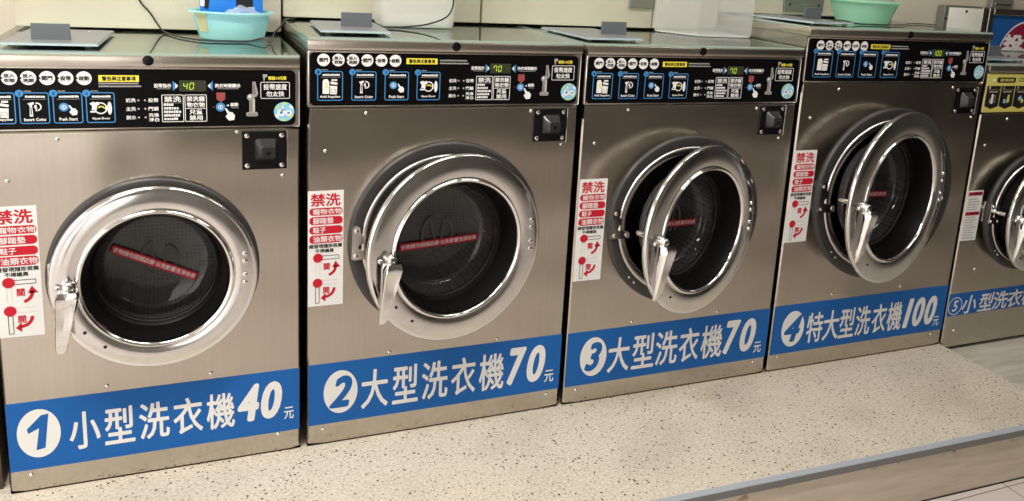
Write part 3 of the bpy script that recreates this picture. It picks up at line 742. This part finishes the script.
        F.text(num, (d0 + d1) / 2 - .013, (d0 + d1) / 2 + .013, (e0 + e1) / 2 - .020, (e0 + e1) / 2 + .020, 'sticker_white', 1, .02, .15)
    F.build('number_disc', pbn)
    F = Flat(-.0013)
    for ch, xa_, xb_, za_, zb_ in name_chars: F.text(ch, xa_, xb_, za_, zb_, 'sticker_white', 1, 0., panel.get('csh', 0.), 3, 0., .0013)
    F.build('lettering', pbn)
    if price_box:
        F = Flat(-.0013)
        px0, px1, pz0, pz1 = price_box; fee = panel['fee']; gap = .003
        ws = [.72 if ch == '1' else 1. for ch in fee]; unit = (px1 - px0 - gap * (len(fee) - 1)) / sum(ws)
        for ch, wd in zip(fee, ws):
            F.text(ch, px0, px0 + unit * wd, pz0, pz1, 'sticker_white', 1, 0., .20, 4, 0., .0042, 12); px0 += unit * wd + gap
        F.build('price_figure', pbn)
        F = Flat(-.0013); F.text('元', *yuan, 'sticker_white', 1, .012); F.build('currency_mark', pbn)
    return root
plain('emblem', (.088, .086, .082), .6, spec=.1)

def yellow_panel(root, W, pb, pt):
    bm = bmesh.new(); plate(bm, rrect(.004, W - .008, pb - .002, pt + .002, .004), -.0015, .0005)
    pan = mesh_obj('control_panel', fix(bm), 'panel_yellow', root, smooth=0); Y = -.0016
    F = Flat(Y); z1 = pt - .012
    F.rr(.048, .135, z1 - .016, z1 + .002, .006, 'black_print'); F.text('操作與注意', .062, .125, z1 - .012, z1 - .002, 'panel_yellow', 2, 0, res=2, fat=.0004, nf=3); F.disc(.034, z1 - .007, .007, 'sticker_white', 1, 12, .004)
    F.dashes(.150, .30, z1 - .004, .004, 'black_print'); F.dashes(.150, .29, z1 - .012, .004, 'black_print'); F.build('caution_bar', pan)
    for i in range(6):
        x = .008 + .066 * i; F = Flat(Y); zt, zb = pb + .086, pb + .008
        F.poly([(x, zt), (x + .063, zt), (x + .063, zb + .010), (x + .032, zb), (x, zb + .010)], 'black_print')
        F.text(str(i + 1), x + .010, x + .015, zt - .010, zt - .001, 'sticker_white', 2, .02, res=1); F.rect(x + .002, x + .061, zt - .0135, zt - .0128, 'panel_yellow', 2); F.dashes(x + .012, x + .052, zt - .022, .005, 'grey_print', 2)
        xm, zm = x + .032, zb + .034
        if i == 0: F.rect(xm - .006, xm + .003, zm - .016, zm + .016, 'sticker_white', 2); F.rect(xm - .013, xm - .008, zm - .014, zm + .002, 'grey_print', 2); F.frame(xm + .005, xm + .014, zm - .012, zm + .012, .0015, 'grey_print', 2)
        elif i == 1: F.poly([(xm - .014, zm - .014), (xm - .004, zm - .014), (xm - .003, zm - .002), (xm - .013, zm)], 'logo_blue', 2); F.poly([(xm, zm - .014), (xm + .014, zm - .010), (xm + .012, zm + .016), (xm + .004, zm + .012)], 'panel_yellow', 2)
        else: F.poly([(xm - .012, zm + .002), (xm + .0, zm + .012), (xm + .004, zm + .002), (xm - .004, zm - .008)], 'logo_blue', 2); hand_icon(F, xm + .008, zm - .004, .016, 'panel_yellow', 3)
        F.build('pictogram', pan)

def cset(chars, xs, z0=.077, z1=.195): return [(c, a, b, z0 + .05 * (z1 - z0), z1 - .05 * (z1 - z0)) for c, (a, b) in zip(chars, xs)]
G = 'stainless washing machines in a row'
P_BIG = dict(key=.349, badge0=.0365, ic0=.0225, icp=.0775, icw=.058, ro=0., stz=.376, stx=.002)
scr = lambda W, s: s
# washer 1 : small, 40
make_washer(-.6335, .6210, .987, 0, 'stainless front-load washer marked 1 with shut door, price 40, nearest the left edge', G, .826,
    (.3118, .498, .2170), ((.3135, -.050, .497), R(1.5), .2085, R(-26), -.004, -.006), (.4945, .5915, .7245, .8125), '40',
    cset('小型洗衣機', ((.1205, .1825), (.1905, .2525), (.2615, .3255), (.3335, .3975), (.4055, .4685)), .083, .185), (.4745, .5775, .095, .193), (.5815, .6045, .087, .119), (.0205, .1045, .083, .200), '1',
    dict(key=.3105, badge0=.0235, ic0=.0100, icp=.0600, icw=.054, ro=-.0705, first=1, stz=.374, stx=.0045, fee='40'), banner=(.055, .219),
    screws=((.1335, .804), (.0395, .718), (.4845, .812), (.5815, .708), (.4175, .234), (.2005, .234), (.5675, .049), (.0415, .042)))
BS = ((.135, .851), (.041, .762), (.645, .762), (.555, .851), (.203, .231), (.495, .23), (.650, .044), (.039, .043))
BC = ((.133, .202), (.213, .281), (.290, .361), (.370, .438), (.448, .519))
make_washer(.003, .689, 1.029, 0, 'stainless front-load washer marked 2 with door slightly ajar, price 70', G, .870,
    (.3442, .529, .2490), ((.354, -.077, .522), R(11.4), .2400, R(0), .010, -.022), (.563, .656, .771, .857), '70',
    cset('大型洗衣機', BC, .077, .196), (.528, .640, .088, .198), (.640, .668, .082, .118), (.040, .124, .082, .199), '2', dict(P_BIG, fee='70'), screws=BS, banner=(.057, .221))
make_washer(.705, .697, 1.029, 0, 'stainless front-load washer marked 3 with door half open, price 70', G, .870,
    (.3465, .529, .2480), ((.341, -.113, .532), R(19), .2400, R(-6), .010, -.014), (.568, .655, .773, .858), '70',
    cset('大型洗衣機', ((.134, .204), (.213, .287), (.291, .366), (.372, .441), (.449, .525)), .075, .195), (.530, .647, .085, .195), (.646, .674, .076, .112), (.045, .129, .080, .199), '3', dict(P_BIG, fee='70', stx=.0065, stz=.373), screws=BS, banner=(.056, .219))
make_washer(1.414, .742, 1.092, 0, 'largest stainless washer marked 4 with door standing open, price 100', G, .931,
    (.3810, .566, .2815), ((.365, -.086, .575), R(15), .2750, R(-6), .004, -.016), (.617, .715, .826, .912), '100',
    cset('特大型洗衣機', ((.138, .203), (.205, .270), (.272, .336), (.340, .403), (.410, .472), (.477, .541)), .076, .191), (.551, .698, .084, .190), (.692, .719, .076, .111), (.038, .126, .079, .200), '4',
    dict(key=.383, badge0=.047, ic0=.0300, icp=.0865, icw=.068, ro=.052, stz=.431, stx=.0045, fee='100'), banner=(.058, .222),
    screws=((.139, .907), (.044, .820), (.710, .813), (.607, .912), (.224, .241), (.514, .238), (.690, .046), (.035, .048)))
w5 = make_washer(2.166, .615, 1.012, -.021, 'stainless washer marked 5 with yellow control panel at right edge', G, .852,
    (.3230, .491, .2170), ((.320, -.062, .493), R(9), .2085, R(0), 0, 0), (.490, .587, .7455, .8335), '40',
    cset('小型洗衣機', ((.068, .139), (.148, .223), (.221, .296), (.294, .372), (.37, .445)), .122, .198), None, None, (.003, .069, .127, .193), '5',
    dict(key=.306, yellow=True, fee='40', csh=.12, cbold=.03), number_style='ring', sticker=False, banner=(.123, .206), screws=((.129, .825), (.045, .736), (.1, .29), (.05, .066)))
for x, y in ((.05, .05), (.565, .05), (.05, .55), (.565, .55)):
    bm = bmesh.new(); lathe(bm, [(0, -.009), (.022, -.009), (.022, -.001), (.014, .0), (0, .0)], (0, 0, 0), 'z', 20); mesh_obj('foot', fix(bm), 'rubber', w5, (x, y, 0))
# white instruction sticker on washer 5
bm = bmesh.new(); plate(bm, [(.006, .401), (.077, .401), (.077, .579), (.006, .579)], -.0007, 0)
st = mesh_obj('warning_sticker', fix(bm), 'sticker_white', w5, smooth=0)
F = Flat(-.0008)
for z in (.561, .491):
    F.rect(.009, .074, z, z + .013, 'red_print'); F.rect(.030, .070, z + .004, z + .009, 'black_print', 2); F.disc(.016, z + .0065, .004, 'black_print', 2, 10)
for k in range(16):
    z = .409 + .0092 * k
    if abs(z - .496) < .012: continue
    F.dashes(.012, .012 + rnd.uniform(.04, .058), z, .004, 'grey_print')
F.build('lettering', st)

# ------------------------------------------------------------------ setting
def edge_y(x): return -.4535 - .0227 * x
def struct(name, bm, m, smooth=0):
    o = mesh_obj(name, fix(bm), m, smooth=smooth); o['kind'] = 'structure'; return o
bm = bmesh.new(); slab(bm, [(-3.2, edge_y(-3.2)), (2.162, edge_y(2.162)), (2.162, .62), (-3.2, .62)], -.165, 0); struct('floor_platform', bm, 'terrazzo')
bm = bmesh.new(); slab(bm, [(2.162, edge_y(2.162)), (7.9, edge_y(7.9)), (7.9, .62), (2.162, .62)], -.165, -.030); struct('floor_wood', bm, 'plank_wood')
# riser faced with wood-look board, and the grey edge angle
bm = bmesh.new(); slab(bm, [(-3.2, edge_y(-3.2)), (-3.2, edge_y(-3.2) - .016), (7.9, edge_y(7.9) - .016), (7.9, edge_y(7.9))], -.161, -.0195); struct('trim_1', bm, 'riser_wood')
bm = bmesh.new()
slab(bm, [(-3.2, edge_y(-3.2) - .001), (-3.2, edge_y(-3.2) - .021), (2.6, edge_y(2.6) - .021), (2.6, edge_y(2.6) - .001)], .0, .0022, 0)
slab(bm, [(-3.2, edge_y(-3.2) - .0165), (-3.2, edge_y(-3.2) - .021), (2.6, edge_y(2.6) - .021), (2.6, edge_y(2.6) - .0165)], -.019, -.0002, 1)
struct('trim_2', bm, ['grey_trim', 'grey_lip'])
bm = bmesh.new(); slab(bm, [(-3.2, edge_y(-3.2) - .001), (-3.2, edge_y(-3.2) - .018), (7.9, edge_y(7.9) - .018), (7.9, edge_y(7.9) - .001)], -.165, -.161); struct('trim_3', bm, 'near_black')
bm = bmesh.new(); slab(bm, [(-16, -12), (8, -12), (8, .8), (-16, .8)], -.265, -.165); struct('floor', bm, 'pink_tile')
bm = bmesh.new(); box(bm, -4, 8, .62, .75, -.165, 2.75); struct('wall_back', bm, 'wall_paint')
bm = bmesh.new(); box(bm, -3.2, 8, -4.6, .75, 2.75, 2.85); struct('ceiling', bm, 'ceiling_paint')
bm = bmesh.new(); box(bm, 8, 8.1, -4.6, .75, -.165, 2.75); struct('wall_right', bm, 'far_wall_paint')
bm = bmesh.new(); box(bm, -1.62, -1.47, -3.3, -3.15, -.165, 2.75); struct('added_pillar', bm, 'near_black')  # unseen dark pillar, added for contrast in the steel's reflections
bm = bmesh.new(); box(bm, -.62, 8, -3.3, -3.2, -.165, 2.75); struct('wall_front', bm, 'far_wall_paint')  # unseen wall; position and dark tone shaped for the steel's reflections
bm = bmesh.new(); box(bm, -1.6, -.652, .03, .60, .0, .80); struct('added_block_left', bm, 'shade_brown')  # added block; its dark brown stands in for the shaded gap beside the washer

# ------------------------------------------------------------------ cream cabinets behind the machines
def cabinet(x0, x1, zb, label, plates=(), y0=.452, zt=1.75):
    r = empty('dryer_cabinet', (x0, y0, zb), label, 'cabinet', None)
    w = x1 - x0; h = zt - zb
    bm = bmesh.new(); box(bm, 0, w, 0, .16, 0, h, .004, 2); mesh_obj('body', bm, 'cream_paint', r, smooth=40)
    for (a, b, c, d) in plates:
        bm = bmesh.new(); box(bm, a, b, -.010, 0, c, d, .0015, 1); p = mesh_obj('coin_plate', bm, 'plate_grey', r)
        bm = bmesh.new(); box(bm, a + (b - a) * .25, a + (b - a) * .75, -.0105, -.0095, c + (d - c) * .42, c + (d - c) * .47, 0)
        mesh_obj('slot', bm, 'edge_steel', p)
        for f in (.13, .87):
            bm = bmesh.new(); dome(bm, a + (b - a) * f, -.010, c + (d - c) * .44, .005, .002, 10); mesh_obj('screw', fix(bm), 'screw_dark', p)
    return r
cabinet(-.627, -.004, .9925, 'cream cabinet front behind the washer marked 1')
cabinet(.002, .564, 1.0345, 'cream cabinet front behind washer 2, behind the frosted box', [(.46, .555, .088, .20)])
cabinet(.569, 1.150, 1.0345, 'cream cabinet front between frosted box and clear plastic box', [(.49, .578, .063, .17)])
cabinet(1.155, 1.404, 1.0345, 'cream cabinet front seen through the clear plastic box')
cabinet(1.409, 2.165, 1.0965, 'cream cabinet with grey slotted plate behind the washer marked 4', [(.256, .426, .012, .068)])
cabinet(2.172, 2.95, 1.04, 'cream cabinet front right of the green basin, beside the small screwed box')

# ------------------------------------------------------------------ things on the glass tops
def tray(loc, rz, label, w=.17, l=.29, th=.009, tab=(.050, .125), tabh=.036, taby=.055, lean=0., skew=.0):
    r = empty('plastic_tray', loc, label, 'tray', 'grey trays on the washer tops', rz)
    bm = bmesh.new()
    pts = [(0, 0), (w, 0), (w + skew, l), (skew, l)]
    fs = slab(bm, pts, .004, th, 0)
    bmesh.ops.bevel(bm, geom=[e for e in bm.edges if abs(e.verts[0].co.z - e.verts[1].co.z) > .005], offset=.014, segments=4, affect='EDGES')
    fl = [f for f in bm.faces if abs(f.normal.z) < .5]
    bm.normal_update()
    bmesh.ops.bevel(bm, geom=[e for e in bm.edges if e.verts[0].co.z > th - .001 and e.verts[1].co.z > th - .001 and len(e.link_faces) == 2 and any(abs(f.normal.z) < .5 for f in e.link_faces)], offset=.002, segments=2, affect='EDGES')
    fix(bm); bm.normal_update()
    for f in bm.faces:
        if abs(f.normal.z) < .8: f.material_index = 1
    mesh_obj('plate', bm, ['tray_grey', 'tray_edge'], r, smooth=40)
    bm = bmesh.new()
    for x, y in ((.02, .02), (w - .02, .02), (.02 + skew, l - .02), (w - .02 + skew, l - .02)): lathe(bm, [(0, 0), (.008, 0), (.008, .005)], (x, y, 0), 'z', 12)
    # four rubber feet, one each
    bm.free()
    for x, y in ((.02, .02), (w - .02, .02), (.02 + skew, l - .02), (w - .02 + skew, l - .02)):
        bm = bmesh.new(); lathe(bm, [(0, 0), (.008, 0), (.008, .0045), (0, .0045)], (0, 0, 0), 'z', 12); mesh_obj('foot', fix(bm), 'tab_grey', r, (x, y, 0))
    bm = bmesh.new(); box(bm, tab[0], tab[1], 0, .006, 0, tabh, .001, 1)
    mesh_obj('tab', bm, 'tab_grey', r, (0, taby, th - .001), (R(lean), 0, 0), smooth=40)
    for x in (.06, w - .05):
        bm = bmesh.new(); lathe(bm, [(.004, 0), (.003, .0015), (0, .002)], (x + skew, l - .035, th), 'z', 10); mesh_obj('screw', fix(bm), 'bolt_metal', r)
    return r
tray((-.600, .062, .987), R(-1), 'grey plastic tray with upright tab on top of washer 1', w=.180, l=.300, tab=(.048, .122), taby=.065, skew=.01)
tray((.042, .060, 1.029), R(-1), 'grey plastic tray with upright tab in front of the frosted box', w=.166, l=.270, tab=(.064, .140), taby=.110, skew=.008)
tray((.722, .040, 1.029), R(2), 'grey plastic tray with upright tab left of the clear plastic box', w=.172, l=.300, tab=(.102, .182), taby=.110, skew=.004)
tray((1.465, .045, 1.092), R(8), 'grey plastic tray with upright tab in front of the green basin', w=.178, l=.300, tab=(.090, .165), taby=.120, lean=0)
tray((2.235, .060, .991), R(2), 'grey plastic tray with upright tab on top of washer 5', w=.178, l=.300, tab=(.085, .16), taby=.080)

# storage boxes
def storage_box(loc, rz, w, l, h, mat, basemat, label, rad=.03, liner=False, taper=.03, poly=None):
    r = empty('storage_box', loc, label, 'storage box', None, rz)
    def shape(k):
        if not poly: return rrect(-w / 2 - k, w / 2 + k, -l / 2 - k, l / 2 + k, rad, 5)
        out = []
        for i, p in enumerate(poly):
            p = Vector(p); a = Vector(poly[i - 1]) - p; b = Vector(poly[(i + 1) % len(poly)]) - p
            a.normalize(); b.normalize(); q = p + p.normalized() * k
            for t in range(6):
                u = t / 5; out.append(tuple((1 - u) ** 2 * (q + a * rad) + 2 * u * (1 - u) * q + u * u * (q + b * rad)))
        return out
    def outl(k, z, bm): return [bm.verts.new((x, y, z)) for x, y in shape(k)]
    bm = bmesh.new()
    levels = [(0.0 - .010, .0), (-.003, .003), (.0, .010)] + [(taper * t, .010 + (h - .010) * t) for t in (.25, .5, .75, 1)]
    prev = None
    for k, z in levels:
        v = outl(k, z, bm)
        if prev:
            for i in range(len(v)): bm.faces.new((prev[i], prev[(i + 1) % len(v)], v[(i + 1) % len(v)], v[i]))
        else: pass
        prev = v
    k, z = levels[-1]
    v2 = outl(k + .004, z, bm); v3 = outl(k + .004, z - .012, bm); n = len(v2)
    for A, B in ((prev, v2), (v2, v3)):
        for i in range(n): bm.faces.new((A[i], A[(i + 1) % n], B[(i + 1) % n], B[i]))
    mesh_obj('walls', fix(bm), mat, r, smooth=40)
    bm = bmesh.new()
    slab(bm, shape(-.005), .0015, .006); mesh_obj('base', fix(bm), basemat, r, smooth=0)
    if liner:
        bm = bmesh.new(); slab(bm, rrect(-w / 2 + .012, w / 2 - .012, -l / 2 + .006, l / 2 - .012, .02, 4), .010, .034); mesh_obj('liner', fix(bm), 'sticker_white', r, smooth=0)
    return r
storage_box((.336, .350, 1.029), R(0), .200, .135, .30, 'frosted_plastic', 'box_base', 'tall frosted white plastic box on the washer marked 2', .022, True, .012)
storage_box((1.28, .335, 1.029), 0, 0, 0, .34, 'clear_plastic', 'box_base', 'clear plastic storage box standing on the washer marked 3', .014, False, .006, [(-.152, .075), (-.080, -.075), (.118, -.092), (.115, .078)])

def basin(loc, r0, r1, h, mat, label, rz=0., sy=.8):
    r = empty('basin', loc, label, 'basin', None, rz)
    bm = bmesh.new()
    lathe(bm, [(0, .004), (r0 - .012, .0), (r0 - .003, .002), (r0, .008), (r0 + (r1 - r0) * .35, h * .38), (r0 + (r1 - r0) * .75, h * .75), (r1 - .006, h - .002), (r1 - .002, h), (r1 + .010, h + .001), (r1 + .012, h - .003), (r1 + .002, h - .004), (r1 - .006, h - .010), (r0 + (r1 - r0) * .7, h * .72), (r0 - .002, .010), (r0 - .012, .0055), (0, .006)], (0, 0, 0), 'z', 64)
    for v in bm.verts: v.co.y *= sy
    mesh_obj('bowl', fix(bm), mat, r, smooth=50)
    return r
b1 = basin((-.137, .318, .987), .078, .093, .070, 'aqua_plastic', 'translucent aqua plastic basin holding a blue box on washer 1', 0, .85)
# yellow paper tag stuck on the basin's left side
bm = bmesh.new()
cols = []
for i in range(5):
    t = i / 4; z = .020 + .045 * t; rr = .078 + .015 * (z / .07) + .0012
    row = []
    for a in (205, 212, 219, 226): row.append(bm.verts.new((rr * math.cos(R(a)), rr * .85 * math.sin(R(a)), z)))
    cols.append(row)
for A, B in zip(cols[:-1], cols[1:]):
    for i in range(3): bm.faces.new((A[i], A[i + 1], B[i + 1], B[i]))
bmesh.ops.solidify(bm, geom=bm.faces[:], thickness=.0006)
plain('paper_yellow', (.80, .70, .42), .6)
mesh_obj('paper_tag', fix(bm), 'paper_yellow', b1)
# blue box inside, and a crumpled clear bag
r = empty('blue_box', (-.137, .322, 1.020), 'bright blue carton with black marking standing in the aqua basin', 'box')
bm = bmesh.new(); box(bm, -.074, .074, -.010, .022, 0, .14, .003, 2); mesh_obj('carton', bm, 'box_blue', r, smooth=40)
F = Flat(-.0105); F.rect(.010, .050, .045, .13, 'black_print'); F.build('black_mark', r)
F = Flat(-.0105); F.bar(-.060, .040, -.048, .13, .010, 'black_print'); F.build('black_mark', r)
F = Flat(-.0105); F.poly([(-.073, .046), (-.063, .046), (-.066, .13), (-.073, .13)], 'white_print'); F.build('white_patch', r)
bm = bmesh.new()
bmesh.ops.create_icosphere(bm, subdivisions=4, radius=1)
rb = random.Random(3)
from mathutils import noise
for v in bm.verts:
    nz = noise.noise(v.co * 2.1) * .35 + noise.noise(v.co * 5.3) * .18
    v.co *= 1 + nz
    v.co = Vector((v.co.x * .040, v.co.y * .010, v.co.z * .024))
bag = mesh_obj('plastic_bag', bm, 'bag_film', None, (-.112, .294, 1.045), smooth=25)
tag(bag, 'crumpled clear plastic bag bulging over the aqua basin rim', 'bag')
basin((1.838, .250, 1.092), .090, .118, .072, 'mint_plastic', 'mint green plastic basin on the washer marked 4', 0, .9)

# cables
def cable(pts, label, r=.0022):
    bm = bmesh.new(); tube(bm, spline(pts, 8), r, 8)
    return tag(mesh_obj('cable', fix(bm), 'cable', None, smooth=60), label, 'cable')
cable([(-.372, .446, 1.13), (-.350, .446, 1.066), (-.327, .444, 1.036), (-.309, .440, 1.006), (-.293, .405, .9905), (-.255, .300, .9895), (-.208, .2380, .9895), (-.150, .232, .9895), (-.105, .232, .9900), (-.070, .232, .998), (-.054, .222, .9895), (-.044, .238, 1.010), (-.030, .256, 1.022), (-.012, .30, 1.038), (.000, .36, 1.0365), (.010, .40, 1.0335), (.030, .435, 1.0330)], 'thin black cable looping past the front of the aqua basin')
cable([(.424, .262, 1.16), (.422, .260, 1.11), (.416, .256, 1.083), (.396, .252, 1.060), (.345, .250, 1.042), (.290, .252, 1.0345), (.255, .258, 1.0325), (.236, .262, 1.0325)], 'thin black cable drooping in front of the frosted box')
cable([(1.600, .118, 1.1035), (1.640, .112, 1.1035), (1.672, .112, 1.0985), (1.715, .120, 1.0945), (1.769, .132, 1.0945), (1.85, .134, 1.0945), (1.94, .165, 1.0945), (2.03, .235, 1.0945), (2.12, .265, 1.0945), (2.15, .225, 1.0945)], 'thin dark cable lying in front of the mint green basin', .0018)

# small screwed box and coin machine behind washer 5
r = empty('junction_box', (2.385, .410, .991), 'small cream metal box with dark screws, left of the blue sign', 'box')
bm = bmesh.new(); box(bm, .024, .200, .0, .024, .0, .160, .002, 2); mesh_obj('cover', bm, 'white_enamel', r, smooth=40)
for q in ((0, .022, 0, .167), (.202, .228, 0, .167)):
    bm = bmesh.new(); box(bm, q[0], q[1], .003, .038, q[2], q[3], .002, 1); mesh_obj('bracket', bm, 'edge_steel' if q[0] > .1 else 'plate_grey', r)
bm = bmesh.new(); box(bm, .0225, .2015, .010, .038, .161, .168, .001, 1); mesh_obj('lid', bm, 'plate_grey', r)
for x, z in ((.011, .118), (.110, .148), (.215, .124)):
    bm = bmesh.new(); dome(bm, x, .0 if .02 < x < .2 else .003, z, .0055, .003, 12); mesh_obj('screw', fix(bm), 'screw_dark', r)
r = empty('coin_changer', (2.626, .420, .991), 'steel framed machine front with blue sign and red disc at the right edge', 'coin machine')
bm = bmesh.new(); box(bm, .0, .44, .012, .03, .0, .165, .002, 1); bo = mesh_obj('body', bm, 'plate_grey', r)
for q in ((0, .026, 0, .165), (.026, .44, .140, .165)):
    bm = bmesh.new(); box(bm, q[0], q[1], -.004, .012, q[2], q[3], .002, 1); mesh_obj('frame', bm, 'edge_steel', r)
F = Flat(.011); F.rect(.026, .44, 0, .140, 'sign_blue', 1)
xc, zc_, rc = .245, -.03, .150
def disc_clip(rad, m, k):
    pts = [(xc + rad * math.cos(R(a)), zc_ + rad * math.sin(R(a))) for a in range(0, 181, 4)]
    pts = [(x, z) for x, z in pts if z >= .0005]
    F.poly(pts, m, k)
disc_clip(rc, 'sign_white', 2) if False else None
plain('sign_white', (.72, .70, .68), .35)
disc_clip(rc, 'sign_white', 2); disc_clip(rc - .006, 'sign_red', 3)
F.text('投', .120, .235, .002, .066, 'sign_white', 4, 0, 0, 3, 0, .004, 8); F.text('幣', .245, .36, .002, .066, 'sign_white', 4, 0, 0, 3, 0, .004, 8)
F.build('sign', r)
r = empty('metal_bracket', (2.640, .425, 1.157), 'small grey metal bracket above the blue sign', 'bracket')
bm = bmesh.new(); box(bm, 0, .120, 0, .02, 0, .10, .003, 1); mesh_obj('plate', bm, 'plate_grey', r)
bm = bmesh.new(); box(bm, .015, .100, -.006, 0, .012, .018, .001, 1); mesh_obj('bar', bm, 'edge_steel', r)

# ------------------------------------------------------------------ lamps and daylight
def area(name, loc, rot, sx, sy, power, col):
    l = bpy.data.lights.new(name, 'AREA'); l.shape = 'RECTANGLE'; l.size = sx; l.size_y = sy; l.energy = power; l.color = col
    o = bpy.data.objects.new(name, l); C.objects.link(o); o.location = loc; o.rotation_euler = rot; return o
for x, y, e in ((-.95, -.85, 60), (.75, -.85, 20), (2.3, -.9, 9), (2.6, -2.7, 2)):
    r = empty('ceiling_lamp', (x, y, 2.62), 'fluorescent batten lamp under the ceiling', 'lamp', 'ceiling battens')
    bm = bmesh.new(); box(bm, -.62, .62, -.06, .06, .06, .13, .006, 2); mesh_obj('body', bm, 'lamp_body', r)
    bm = bmesh.new(); tube(bm, [Vector((-.6, 0, .03)), Vector((.6, 0, .03))], .016, 12); mesh_obj('tube', fix(bm), 'tube_light', r)
    area('batten_light', (x, y, 2.60), (0, 0, 0), 1.2, .12, e, (1., .965, .91))

w = bpy.data.worlds.new('daylight'); bpy.context.scene.world = w; w.use_nodes = True
nt = w.node_tree; bg = nt.nodes['Background']; bg.inputs['Color'].default_value = (1., .965, .915, 1); bg.inputs['Strength'].default_value = 2.3

# ------------------------------------------------------------------ camera
cd = bpy.data.cameras.new('camera'); cam = bpy.data.objects.new('camera', cd); C.objects.link(cam)
pitch, yaw, roll = R(12.50216), R(24.19399), R(3.66776)
fwd = Vector((math.sin(yaw) * math.cos(pitch), math.cos(yaw) * math.cos(pitch), -math.sin(pitch)))
rt = Vector((math.cos(yaw), -math.sin(yaw), 0)); up = rt.cross(fwd)
r2 = math.cos(roll) * rt + math.sin(roll) * up; u2 = -math.sin(roll) * rt + math.cos(roll) * up
M = Matrix(((r2.x, u2.x, -fwd.x), (r2.y, u2.y, -fwd.y), (r2.z, u2.z, -fwd.z)))
cam.matrix_world = Matrix.Translation((-.26763, -2.00502, 1.22982)) @ M.to_4x4()
cd.sensor_fit = 'HORIZONTAL'; cd.sensor_width = 36; cd.lens = 859.70 * 36 / 1024
cd.shift_x = -43.21 / 1024; cd.shift_y = -98.91 / 1024
cd.clip_start = .02
sc = bpy.context.scene; sc.camera = cam
sc.view_settings.view_transform = 'Standard'; sc.view_settings.look = 'None'; sc.view_settings.exposure = 0.; sc.view_settings.gamma = 1; sc.view_settings.use_curve_mapping = False
